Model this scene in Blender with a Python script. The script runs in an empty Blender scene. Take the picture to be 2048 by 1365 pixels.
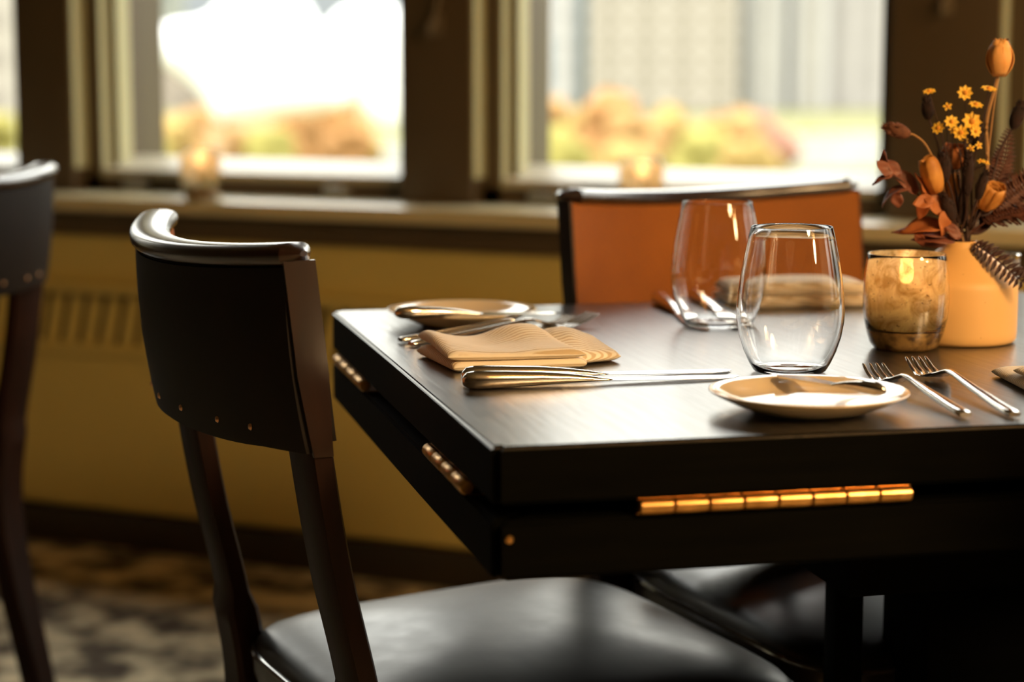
import bpy, bmesh, math, random
from mathutils import Vector, Matrix, noise
random.seed(7)
PI = math.pi
SC = bpy.context.scene
COL = SC.collection

# ------------------------------------------------------------------ frames
# world: X runs along the window wall, Y points at it, Z up, floor at 0.
YAW = math.radians(25.4)          # the camera looks 25.4 degrees left of the wall's normal
CAMZ = 1.007
def R2(x, y, a): return (x*math.cos(a)-y*math.sin(a), x*math.sin(a)+y*math.cos(a))
def V(x, y, z=0.0):               # metres right / ahead of the viewer's seat -> world
    X, Y = R2(x, y, YAW); return Vector((X, Y, z))
TZ = 0.75                         # table top height
TA = math.radians(13.07)+YAW      # heading of the table's front edge
TW, TD = 1.06, 0.776
def T(a, b, z=0.0):               # table coordinates: a along the front edge, b towards the back
    o = V(-0.013, 1.3335); x, y = R2(a, b, TA); return Vector((o.x+x, o.y+y, TZ+z))

# ------------------------------------------------------------------ camera
cd = bpy.data.cameras.new('camera'); cam = bpy.data.objects.new('camera', cd); COL.objects.link(cam)
cam.location = (0, 0, CAMZ); cam.rotation_euler = (math.radians(90-7.876), 0, YAW)
cd.sensor_width = 36; cd.lens = 4024.3/2048*36; cd.clip_end = 2000; cd.clip_start = 0.05
cd.dof.use_dof = True; cd.dof.focus_distance = 1.66; cd.dof.aperture_fstop = 3.6
SC.camera = cam
SC.cycles.max_bounces = 16; SC.cycles.transmission_bounces = 16; SC.cycles.transparent_max_bounces = 16

# ------------------------------------------------------------------ view, world, sun, big lamps
SC.view_settings.view_transform = 'Standard'; SC.view_settings.look = 'None'
SC.view_settings.gamma = 1; SC.view_settings.use_curve_mapping = False
SC.view_settings.exposure = 0.6
w = bpy.data.worlds.new('overcast'); SC.world = w; w.use_nodes = True
nt = w.node_tree; nt.nodes.clear()
tc = nt.nodes.new('ShaderNodeTexCoord'); sx = nt.nodes.new('ShaderNodeSeparateXYZ')
cr = nt.nodes.new('ShaderNodeValToRGB'); bg = nt.nodes.new('ShaderNodeBackground'); wo = nt.nodes.new('ShaderNodeOutputWorld')
nt.links.new(tc.outputs['Generated'], sx.inputs[0]); nt.links.new(sx.outputs['Z'], cr.inputs[0])
e = cr.color_ramp.elements
e[0].position = 0.0; e[0].color = (.085, .088, .088, 1); e[1].position = 1.0; e[1].color = (.80, .80, .82, 1)
for p, c in ((.045, (.09, .094, .094)), (.11, (.28, .265, .24)), (.25, (.66, .63, .57)), (.45, (.95, .93, .90))):
    q = e.new(p); q.color = (*c, 1)
bg.inputs['Strength'].default_value = 5.0
nt.links.new(cr.outputs[0], bg.inputs[0]); nt.links.new(bg.outputs[0], wo.inputs[0])
sd = bpy.data.lights.new('sun', 'SUN'); so = bpy.data.objects.new('sun', sd); COL.objects.link(so)
sd.energy = 1.2; sd.angle = math.radians(2); sd.color = (1, .93, .82)
so.rotation_euler = (math.radians(48), 0, math.radians(-28))   # from high behind the building, on to what stands outside

# ------------------------------------------------------------------ materials
def mat(name, col, rough=.5, metal=0, spec=.5, coat=0, coat_r=.1, ior=1.5, trans=0, emis=None, es=0, sheen=0):
    m = bpy.data.materials.new(name); m.use_nodes = True
    b = m.node_tree.nodes['Principled BSDF']
    b.inputs['Base Color'].default_value = (*col, 1); b.inputs['Roughness'].default_value = rough
    b.inputs['Metallic'].default_value = metal; b.inputs['IOR'].default_value = ior
    b.inputs['Specular IOR Level'].default_value = spec
    b.inputs['Coat Weight'].default_value = coat; b.inputs['Coat Roughness'].default_value = coat_r
    b.inputs['Transmission Weight'].default_value = trans
    b.inputs['Sheen Weight'].default_value = sheen
    if emis: b.inputs['Emission Color'].default_value = (*emis, 1); b.inputs['Emission Strength'].default_value = es
    return m
def N(m, t, **k):
    n = m.node_tree.nodes.new(t)
    for a, b in k.items(): setattr(n, a, b)
    return n
def L(m, a, b): m.node_tree.links.new(a, b)
def P(m): return m.node_tree.nodes['Principled BSDF']
def coords(m, scale=(1,1,1), rot=(0,0,0)):
    c = N(m, 'ShaderNodeTexCoord'); mp = N(m, 'ShaderNodeMapping')
    mp.inputs['Scale'].default_value = scale; mp.inputs['Rotation'].default_value = rot
    L(m, c.outputs['Object'], mp.inputs[0]); return mp.outputs[0]
def noisy(m, c1, c2, scale=5, detail=6, stretch=(1,1,1), lo=.3, hi=.7, bump=0, dist=.002, rough=None):
    n = N(m, 'ShaderNodeTexNoise'); n.inputs['Scale'].default_value = scale; n.inputs['Detail'].default_value = detail
    L(m, coords(m, stretch), n.inputs['Vector'])
    r = N(m, 'ShaderNodeValToRGB'); r.color_ramp.elements[0].position = lo; r.color_ramp.elements[1].position = hi
    r.color_ramp.elements[0].color = (*c1, 1); r.color_ramp.elements[1].color = (*c2, 1)
    L(m, n.outputs['Fac'], r.inputs[0]); L(m, r.outputs[0], P(m).inputs['Base Color'])
    if bump:
        b = N(m, 'ShaderNodeBump'); b.inputs['Strength'].default_value = bump; b.inputs['Distance'].default_value = dist
        L(m, n.outputs['Fac'], b.inputs['Height']); L(m, b.outputs[0], P(m).inputs['Normal'])
    if rough:
        mr = N(m, 'ShaderNodeMapRange'); mr.inputs[3].default_value = rough[0]; mr.inputs[4].default_value = rough[1]
        L(m, n.outputs['Fac'], mr.inputs[0]); L(m, mr.outputs[0], P(m).inputs['Roughness'])
    return m

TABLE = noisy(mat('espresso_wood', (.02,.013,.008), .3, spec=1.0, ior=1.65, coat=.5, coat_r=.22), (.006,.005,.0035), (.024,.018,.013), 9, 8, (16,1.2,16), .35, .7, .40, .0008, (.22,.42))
TABLE_SHADED = noisy(mat('espresso_wood_shaded', (.02,.013,.008), .7, spec=.04), (.0010,.0010,.0005), (.0022,.0020,.0010), 9, 8, (1,14,14), .35, .7, .2, .0006)  # same wood made darker for sides and underside, shade put into the colour
BRASS = noisy(mat('hinge_brass', (.75,.42,.14), .3, metal=1), (.55,.30,.09), (.85,.5,.18), 60, 3)
BRONZE = mat('dull_bronze', (.16,.12,.07), .45, metal=.3)
STEEL = noisy(mat('polished_steel', (.72,.68,.62), .12, metal=1), (.66,.62,.57), (.78,.74,.68), 14, 3, rough=(.08,.2))
STEEL_D = mat('satin_steel', (.55,.52,.48), .3, metal=1)
PORC = noisy(mat('cream_porcelain', (.80,.60,.36), .12, coat=.5, coat_r=.05), (.84,.68,.45), (.88,.73,.50), 6, 2)
VASEM = noisy(mat('tan_stoneware', (.82,.52,.24), .5), (.80,.46,.15), (.84,.51,.19), 4, 4)
# a few dark specks in the vase's glaze
vo = N(VASEM, 'ShaderNodeTexVoronoi'); vo.inputs['Scale'].default_value = 55; L(VASEM, coords(VASEM), vo.inputs['Vector'])
rr = N(VASEM, 'ShaderNodeValToRGB'); rr.color_ramp.elements[0].position=.06; rr.color_ramp.elements[1].position=.09
rr.color_ramp.elements[0].color=(.35,.18,.07,1); rr.color_ramp.elements[1].color=(1,1,1,1)
mx = N(VASEM, 'ShaderNodeMix', data_type='RGBA', blend_type='MULTIPLY'); mx.inputs[0].default_value = .6
src = P(VASEM).inputs['Base Color'].links[0].from_socket
L(VASEM, vo.outputs['Distance'], rr.inputs[0]); L(VASEM, src, mx.inputs[6]); L(VASEM, rr.outputs[0], mx.inputs[7]); L(VASEM, mx.outputs[2], P(VASEM).inputs['Base Color'])
GLASS = mat('clear_glass', (1,1,1), 0, trans=1, ior=1.48)
WAX = mat('candle_wax', (.85,.72,.5), .45); P(WAX).inputs['Subsurface Weight'].default_value = .3; P(WAX).inputs['Subsurface Radius'].default_value = (.01,.006,.003)
FLAME = mat('flame', (1,.6,.2), .5, emis=(1,.42,.12), es=14)
LEATHER = noisy(mat('black_vinyl', (.02,.018,.015), .36, spec=.7, coat=.2, coat_r=.3), (.016,.014,.011), (.026,.023,.018), 35, 10, (1,1,1), .35, .65, .3, .0012, (.30,.48))
BACKL = noisy(mat('brown_vinyl', (.34,.115,.018), .6, spec=.2), (.26,.078,.006), (.34,.105,.008), 9, 8, bump=.15, dist=.001)
BACK_SHADED = noisy(mat('brown_vinyl_shaded', (.02,.012,.007), .55, spec=.2), (.005,.003,.002), (.009,.005,.003), 20, 6, bump=.2, dist=.001)  # darkened copy of the brown vinyl, the unlit rear put into the colour
CHWOOD = noisy(mat('mahogany_stain', (.04,.012,.006), .3, coat=1, coat_r=.18), (.010,.0032,.0018), (.022,.0065,.003), 8, 8, (8,8,1))
STILEW = noisy(mat('dark_stile_wood', (.015,.005,.003), .5, spec=.15), (.009,.003,.0016), (.020,.006,.003), 8, 8, (8,8,1))
NAIL = mat('copper_nail', (.7,.4,.2), .3, metal=1)
PIPE = mat('vinyl_piping', (.05,.045,.04), .15, spec=.9, coat=1, coat_r=.05)
WALL = noisy(mat('olive_paint', (.42,.33,.09), .55), (.50,.38,.105), (.56,.43,.12), 3, 4)
FRAME = noisy(mat('dark_brown_frame', (.055,.038,.02), .38), (.066,.044,.021), (.082,.056,.027), 5, 4, (1,1,.2))
LIT_OLIVE = mat('window_lit_olive', (.44,.42,.24), .4)  # pale olive for window side faces, the daylight on them put into the colour
RAILM = mat('pale_metal_rail', (.46,.41,.29), .4, spec=.3)
SILLM = noisy(mat('sill_laminate', (.30,.25,.14), .3, spec=.8), (.52,.44,.25), (.60,.51,.30), 6, 5, (1,6,1))
DARKW = mat('dark_trim', (.03,.022,.013), .4)
CEIL = mat('ceiling_paint', (.16,.13,.09), .9)
ROOMW = mat('room_wall_paint', (.07,.05,.03), .8)
CARPET = noisy(mat('patterned_carpet', (.2,.15,.1), .95, spec=.1), (.10,.08,.06), (.80,.68,.44), 10, 5, (1,1,1), .42, .66, .6, .004)
def pane_mat():
    m = bpy.data.materials.new('window_glass'); m.use_nodes = True; t = m.node_tree; t.nodes.clear()
    o = t.nodes.new('ShaderNodeOutputMaterial'); a = t.nodes.new('ShaderNodeBsdfTransparent'); g = t.nodes.new('ShaderNodeBsdfGlossy')
    f = t.nodes.new('ShaderNodeFresnel'); x = t.nodes.new('ShaderNodeMixShader'); g.inputs['Roughness'].default_value = .02
    a.inputs[0].default_value = (.97,.985,.97,1); f.inputs[0].default_value = 1.45
    gb = t.nodes.new('ShaderNodeNewGeometry'); mu = t.nodes.new('ShaderNodeMath'); mu.operation = 'SUBTRACT'; mu.inputs[0].default_value = 1; t.links.new(gb.outputs['Backfacing'], mu.inputs[1])
    m2 = t.nodes.new('ShaderNodeMath'); m2.operation = 'MULTIPLY'; t.links.new(f.outputs[0], m2.inputs[0]); t.links.new(mu.outputs[0], m2.inputs[1]); t.links.new(m2.outputs[0], x.inputs[0]); t.links.new(a.outputs[0], x.inputs[1]); t.links.new(g.outputs[0], x.inputs[2]); t.links.new(x.outputs[0], o.inputs[0]); return m
PANE = pane_mat()

# ------------------------------------------------------------------ helpers
def ob(name, me, m, parent=None, smooth=True, angle=None):
    o = bpy.data.objects.new(name, me); COL.objects.link(o)
    if m: me.materials.append(m)
    if smooth:
        for p in me.polygons: p.use_smooth = True
        if angle is not None: me.set_sharp_from_angle(angle=math.radians(angle))
    if parent: o.parent = parent
    return o
def fin(bm, name, m, parent=None, smooth=True, angle=35):
    bmesh.ops.recalc_face_normals(bm, faces=bm.faces)
    me = bpy.data.meshes.new(name); bm.to_mesh(me); bm.free(); return ob(name, me, m, parent, smooth, angle)
def root(name, label, cat, loc=(0,0,0), rz=0, group=None, kind=None):
    o = bpy.data.objects.new(name, None); COL.objects.link(o); o.location = loc; o.rotation_euler = (0,0,rz)
    o.empty_display_size = .05
    return tag(o, label, cat, group, kind)
def tag(o, label=None, cat=None, group=None, kind=None):
    if label: o['label'] = label
    if cat: o['category'] = cat
    if group: o['group'] = group
    if kind: o['kind'] = kind
    return o
def struct(o, label=None, cat=None):
    return tag(o, label, cat, kind='structure')
def box(bm, x0, x1, y0, y1, z0, z1, bev=0, seg=2):
    r = bmesh.ops.create_cube(bm, size=1)
    vs = r['verts']
    for v in vs:
        v.co = Vector((x0+(v.co.x+.5)*(x1-x0), y0+(v.co.y+.5)*(y1-y0), z0+(v.co.z+.5)*(z1-z0)))
    if bev:
        es = list({e for v in vs for e in v.link_edges})
        bmesh.ops.bevel(bm, geom=es, offset=bev, segments=seg, affect='EDGES', profile=.6)
    return bm
def nb(): return bmesh.new()
def boxo(name, x0, x1, y0, y1, z0, z1, m, parent=None, bev=.0, seg=2):
    return fin(box(nb(), x0,x1,y0,y1,z0,z1,bev,seg), name, m, parent)
def lathe(bm, prof, n=64, c=(0,0,0), close=False):
    rings = []
    for r, z in prof:
        if r < 1e-6: rings.append([bm.verts.new((c[0], c[1], c[2]+z))])
        else: rings.append([bm.verts.new((c[0]+r*math.cos(2*PI*i/n), c[1]+r*math.sin(2*PI*i/n), c[2]+z)) for i in range(n)])
    k = len(rings)
    for a in range(k if close else k-1):
        A, B = rings[a], rings[(a+1) % k]
        for i in range(n):
            j = (i+1) % n
            if len(A) == 1 and len(B) == 1: break
            if len(A) == 1: bm.faces.new((A[0], B[i], B[j]))
            elif len(B) == 1: bm.faces.new((A[i], A[j], B[0]))
            else: bm.faces.new((A[i], A[j], B[j], B[i]))
    return bm
def loft(bm, rings, cap=True, closed_u=True):
    R = [[bm.verts.new(p) for p in r] for r in rings]
    n = len(R[0])
    for a in range(len(R)-1):
        for i in range(n if closed_u else n-1):
            j = (i+1) % n; bm.faces.new((R[a][i], R[a][j], R[a+1][j], R[a+1][i]))
    if cap and closed_u:
        bm.faces.new(R[0][::-1]); bm.faces.new(R[-1])
    return R
def smooth_path(pts, n=8):
    pts = [Vector(p) for p in pts]; out = []
    for i in range(len(pts)-1):
        p0 = pts[max(i-1,0)]; p1 = pts[i]; p2 = pts[i+1]; p3 = pts[min(i+2,len(pts)-1)]
        for k in range(n):
            t = k/n
            out.append(.5*((2*p1)+(p2-p0)*t+(2*p0-5*p1+4*p2-p3)*t*t+(3*p1-p0-3*p2+p3)*t**3))
    out.append(pts[-1]); return out
def tube(bm, pts, r, n=8, closed=False):
    pts = [Vector(p) for p in pts]; rings = []
    up = Vector((0,0,1)); K = len(pts)
    for i, p in enumerate(pts):
        a = pts[(i-1) % K] if (closed or i) else pts[i]
        b = pts[(i+1) % K] if (closed or i < K-1) else pts[i]
        d = (b-a).normalized()
        s = d.cross(up)
        if s.length < .05: s = d.cross(Vector((0,1,0)))
        s.normalize(); t = s.cross(d)
        rr_ = r(i/(K-1)) if callable(r) else r
        rings.append([p+(s*math.cos(2*PI*k/n)+t*math.sin(2*PI*k/n))*rr_ for k in range(n)])
    if closed: rings.append(rings[0]); R_ = loft(bm, rings, cap=False); bmesh.ops.remove_doubles(bm, verts=bm.verts, dist=1e-6)
    else: loft(bm, rings)
    return bm
def interp(tab, x):
    if x <= tab[0][0]: return tab[0][1]
    for (a, b), (c, d) in zip(tab, tab[1:]):
        if x <= c:
            t = (x-a)/(c-a); t = t*t*(3-2*t)*.5+t*.5; return b+(d-b)*t
    return tab[-1][1]
def kids(o): return [c for c in o.children]
def copy_tree(o, parent=None):
    c = o.copy(); COL.objects.link(c)
    if parent: c.parent = parent
    for k in kids(o): copy_tree(k, c)
    return c

# ================================================================== STRUCTURE
WY = 3.38                                     # front of the wall below the windows
GY = 3.62                                     # glass
fl = boxo('floor', -6, 4.5, -4.5, 3.9, -.12, 0, CARPET); struct(fl)
struct(boxo('ceiling', -6, 4.5, -4.5, 3.9, 2.6, 2.72, CEIL))
struct(boxo('wall_left', -6.15, -6, -4.5, 3.9, 0, 2.6, ROOMW))
struct(boxo('wall_right', 4.5, 4.65, -4.5, 3.9, 0, 2.6, ROOMW))
struct(boxo('wall_front', -6, 4.5, -4.65, -4.5, 0, 2.6, ROOMW))
# window wall: apron below, header above, piers between
struct(boxo('wall_back', -6, 4.5, WY, 3.80, 0, .70, WALL))
struct(boxo('trim_1', -6, 4.5, 3.46, 3.80, 2.15, 2.6, FRAME))
struct(boxo('baseboard_back', -6, 4.5, WY-.02, WY, 0, .075, DARKW, bev=.004))
b = nb(); box(b, -6, 4.5, WY-.012, WY, .655, .70); box(b, -6, 4.5, WY-.022, WY, .69, .706, .004)
struct(fin(b, 'trim_2', FRAME))
b = nb(); box(b, -6, 4.5, WY-.045, 3.60, .706, .736, .006)
struct(fin(b, 'trim_3', SILLM))
# piers: (left edge, right edge) at their front face; the last one is at the right of window 3
piers = [(-2.82,-2.674), (-1.884,-1.729), (-.917,-.729), (.08,.25), (1.10,1.27), (2.12,2.29), (-3.98,-3.81), (-5.0,-4.83)]
piers.sort()
for k, (a, c) in enumerate(piers):
    struct(boxo('trim_%d' % (k+4), a, c, 3.46, 3.80, .736, 2.15, FRAME, bev=.004))
edges = [-6.0] + [v for p in piers for v in p] + [4.5]
gaps = [(edges[i], edges[i+1]) for i in range(0, len(edges), 2)]
gaps = [g for g in gaps]
def window(n, x0, x1):
    r = root('window_%d' % n, None, None, (x0, GY, .736), kind='structure')
    w = x1-x0; H = 1.414
    # stepped surround on the left side, plain on the right
    def U(name, steps, m):
        b = nb()
        for s in steps: box(b, *s)
        return fin(b, name, m, r)
    # pale strips on side faces, window light put into their colour; dark frame and groove between; y is measured from the glass plane
    U('lit_reveal_strip', [(.0, .005, -.155, -.105, .05, H)], LIT_OLIVE)
    U('window_frame', [(.0,.038,-.110,.12,0,H), (w-.030,w,-.09,.12,0,H), (0,w,-.110,-.035,0,.030), (0,w,-.035,.10,0,.030), (0,w,-.11,.10,H-.05,H)], FRAME)
    U('lit_inner_strip', [(.038,.042,-.108,-.074,.030,H-.05)], LIT_OLIVE)
    s = U('sash', [(.042,.056,-.074,-.03,.046,H-.05), (w-.050,w-.030,-.03,.03,.030,H-.05), (.05,w-.05,-.03,.03,H-.085,H-.05)], FRAME)
    U('lit_sash_edge', [(.056,.060,-.074,-.028,.045,H-.05)], LIT_OLIVE)
    b = nb(); za, zb2 = .046, .070        # sloped bottom rail, catching the sky
    q8 = [(.042,-.108,za-.014),(w-.03,-.108,za-.014),(w-.03,-.108,za),(.042,-.108,za),(.042,-.004,zb2),(w-.03,-.004,zb2),(w-.03,.04,zb2),(.042,.04,zb2),(.042,.04,za-.014),(w-.03,.04,za-.014)]
    v_ = [b.verts.new(p) for p in q8]
    for f in ((0,1,2,3),(3,2,5,4),(4,5,6,7),(7,6,9,8),(8,9,1,0),(0,3,4,7,8),(1,9,6,5,2)): b.faces.new([v_[i] for i in f])
    fin(b, 'bottom_rail', RAILM, s, smooth=False)
    p = boxo('pane', .056, w-.045, -.004, 0, .070, H-.085, PANE, s)
    for fx in (.10, w-.20):
        b = nb(); box(b, fx, fx+.062, -.122, -.109, .006, .026, .004); box(b, fx+.01, fx+.05, -.135, -.110, .020, .026, .002)
        fin(b, 'sash_lift', STEEL_D, r)
    return r
wn = 0
for (a, c) in gaps:
    if c-a > .3:
        wn += 1; window(wn, a, c)

# convector cover under the windows, set into the wall
cv = root('radiator_cover', 'olive painted metal convector cover with slanted vent slots under the windows', 'radiator', (-2.0, WY, 0))
b = nb(); box(b, -3.6, 3.2, -.02, 0, .085, .425, .003); box(b, -3.6, 3.2, -.045, 0, .537, .555, .004)
fin(b, 'front_panel', WALL, cv)
b = nb(); box(b, -3.6, 3.2, -.03, 0, .405, .428, .004); fin(b, 'lower_lip', WALL, cv)
b = nb(); box(b, -3.6, 3.2, -.004, 0, .428, .537); g0 = fin(b, 'vent_recess', DARKW, cv)
b = nb()
x = -3.58
while x < 3.15:     # slanted fins
    vs = [(x,-.018,.427),(x+.024,-.018,.427),(x+.050,-.018,.538),(x+.026,-.018,.538)]
    f1 = [b.verts.new(q) for q in vs]; f2 = [b.verts.new((q[0], -.003, q[2])) for q in vs]
    b.faces.new(f1); b.faces.new(f2[::-1])
    for i in range(4): b.faces.new((f1[i], f2[i], f2[(i+1)%4], f1[(i+1)%4]))
    x += .0475
fin(b, 'vent_grille', WALL, cv, smooth=False)

# little hooks on the piers
for (hx, hz, lab) in ((-1.80, 1.07, 'small brass hook with a hanging cord on the dark pier between the two big windows'),
                      (-.822, 1.10, 'small brass hook on the dark pier right of the skyline window')):
    h = root('wall_hook', lab, 'hook', (hx, 3.46, hz), 0, 'hooks on the window piers')
    b = nb(); box(b, -.012, .012, -.006, 0, -.012, .03, .003); fin(b, 'hook_plate', BRONZE, h)
    b = nb(); tube(b, smooth_path([(0,-.004,.015),(0,-.03,.012),(.002,-.038,.0),(0,-.03,-.01)]), .005); fin(b, 'hook_arm', BRONZE, h)
    if hx < -1:
        b = nb(); tube(b, smooth_path([(.0,-.03,.0),(.012,-.02,.06),(.022,-.01,.16),(.03,-.01,.5)]), .0045); fin(b, 'cord', BRONZE, h)

# ================================================================== TABLE
tb = root('dining_table', 'square black-brown wooden dining table with folded hinged leaves and brass hinges', 'table', T(0,0,-TZ), TA)
def plate_slab(bm, x0,x1,y0,y1,z0,z1,rc=.006,bv=.0025):
    r = bmesh.ops.create_cube(bm, size=1); vs = r['verts']
    for v in vs: v.co = Vector((x0+(v.co.x+.5)*(x1-x0), y0+(v.co.y+.5)*(y1-y0), z0+(v.co.z+.5)*(z1-z0)))
    ve = [e for v in vs for e in v.link_edges if abs(e.verts[0].co.z-e.verts[1].co.z) > 1e-4]
    bmesh.ops.bevel(bm, geom=list(set(ve)), offset=rc, segments=4, affect='EDGES')
    he = [e for e in bm.edges if abs(e.verts[0].co.z-e.verts[1].co.z) < 1e-6 and len(e.link_faces) == 2 and abs(e.link_faces[0].normal.dot(e.link_faces[1].normal)) < .3]
    bmesh.ops.bevel(bm, geom=he, offset=bv, segments=3, affect='EDGES'); return bm
b = plate_slab(nb(), 0, TW, 0, TD, TZ-.0407, TZ); b.normal_update()
top = fin(b, 'table_top', TABLE, tb, angle=30); top.data.materials.append(TABLE_SHADED)
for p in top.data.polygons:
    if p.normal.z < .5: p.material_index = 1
z1, z0 = TZ-.0524, TZ-.093
def leaf(pts):
    b = nb(); A = [b.verts.new((p[0], p[1], z0)) for p in pts]; B = [b.verts.new((p[0], p[1], z1)) for p in pts]
    n = len(pts); b.faces.new(A[::-1]); b.faces.new(B)
    for i in range(n): b.faces.new((A[i], A[(i+1)%n], B[(i+1)%n], B[i]))
    b.normal_update(); bmesh.ops.bevel(b, geom=list(b.edges), offset=.0025, segments=2, affect='EDGES'); return b
g = .004; q = .17
lv = []
for pts in ([(g,0),(TW-g,0),(TW-q,q-g),(q,q-g)], [(g,TD),(q,TD-q+g),(TW-q,TD-q+g),(TW-g,TD)],
            [(0,g),(q-g,q),(q-g,TD-q),(0,TD-g)], [(TW,g),(TW,TD-g),(TW-q+g,TD-q),(TW-q+g,q)]):
    lv.append(fin(leaf(pts), 'folded_leaf', TABLE_SHADED, tb))
b = nb(); lathe(b, [(0,.0012),(.0022,.001),(.003,0)], 16); fs = fin(b, 'leaf_screw', BRASS, lv[0]); fs.location = (.0115, -.0003, z1-.012); fs.rotation_euler = (PI/2,0,0)
def hinge(p0, p1, nk):
    p0, p1 = Vector(p0), Vector(p1); b = nb(); d = (p1-p0)/nk; n = d.normalized()
    for i in range(nk):
        a = p0+d*i+n*.0004; c = p0+d*(i+1)-n*.0004
        rr0 = .0058
        s = n.cross(Vector((0,0,1)))
        rings = []
        for t, r_ in ((0,.0046),(.04,.0056),(.5,.0058),(.96,.0056),(1,.0046)):
            p = a.lerp(c, t); rings.append([p+(s*math.cos(2*PI*k/14)+Vector((0,0,1))*math.sin(2*PI*k/14))*r_ for k in range(14)])
        loft(b, rings)
    # leaf plates of the hinge, let into the wood
    s = n.cross(Vector((0,0,1)));  s = s if s.dot(Vector((TW/2,TD/2,0))-p0) > 0 else -s
    for zz in (.0052, -.0052):
        q0 = p0+s*.002; r0 = [q0, p1+s*.002, p1+s*.02, q0+s*.018]
        A = [b.verts.new(v+Vector((0,0,zz-.0006))) for v in r0]; B = [b.verts.new(v+Vector((0,0,zz+.0006))) for v in r0]
        b.faces.new(A[::-1]); b.faces.new(B)
        for i in range(4): b.faces.new((A[i],A[(i+1)%4],B[(i+1)%4],B[i]))
    return fin(b, 'hinge', BRASS, tb)
zh = TZ-.0466
for a0, a1 in ((.103,.305), (.755,.957)):
    hinge((a0,.001,zh),(a1,.001,zh),8); hinge((a0,TD-.001,zh),(a1,TD-.001,zh),8)
for b0, b1 in ((.09,.24), (.562,.745)):
    hinge((.001,b0,zh),(.001,b1,zh),4); hinge((TW-.001,b0,zh),(TW-.001,b1,zh),4)
boxo('under_frame', .36, TW-.20, .24, TD-.22, TZ-.19, TZ-.0407, TABLE_SHADED, tb, .003)
boxo('added_glare_bar', .40, TW-.20, .56, .59, TZ-.185, TZ-.0407, TABLE_SHADED, tb, .003)  # unseen bar, added to block the window's reflection on a seat
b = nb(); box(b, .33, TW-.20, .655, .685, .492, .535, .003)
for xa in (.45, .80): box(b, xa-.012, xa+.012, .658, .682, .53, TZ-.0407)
fin(b, 'added_low_glare_bar', TABLE_SHADED, tb)  # low bar added out of sight to keep window glare off the rear seat
boxo('pedestal_column', TW/2-.052, TW/2+.052, TD/2-.052, TD/2+.052, .05, TZ-.19, TABLE_SHADED, tb, .006)
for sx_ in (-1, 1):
    boxo('support_post', TW/2+sx_*.112-.014, TW/2+sx_*.112+.014, TD/2-.014, TD/2+.014, .05, TZ-.19, TABLE_SHADED, tb, .003)
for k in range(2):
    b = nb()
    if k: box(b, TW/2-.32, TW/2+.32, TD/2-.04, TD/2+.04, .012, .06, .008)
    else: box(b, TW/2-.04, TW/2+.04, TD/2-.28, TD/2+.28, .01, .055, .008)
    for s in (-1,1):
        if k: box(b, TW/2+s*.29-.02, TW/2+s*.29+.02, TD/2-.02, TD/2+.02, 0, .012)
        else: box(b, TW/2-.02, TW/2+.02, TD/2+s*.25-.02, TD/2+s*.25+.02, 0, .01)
    fin(b, 'base_foot', TABLE_SHADED, tb)

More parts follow.
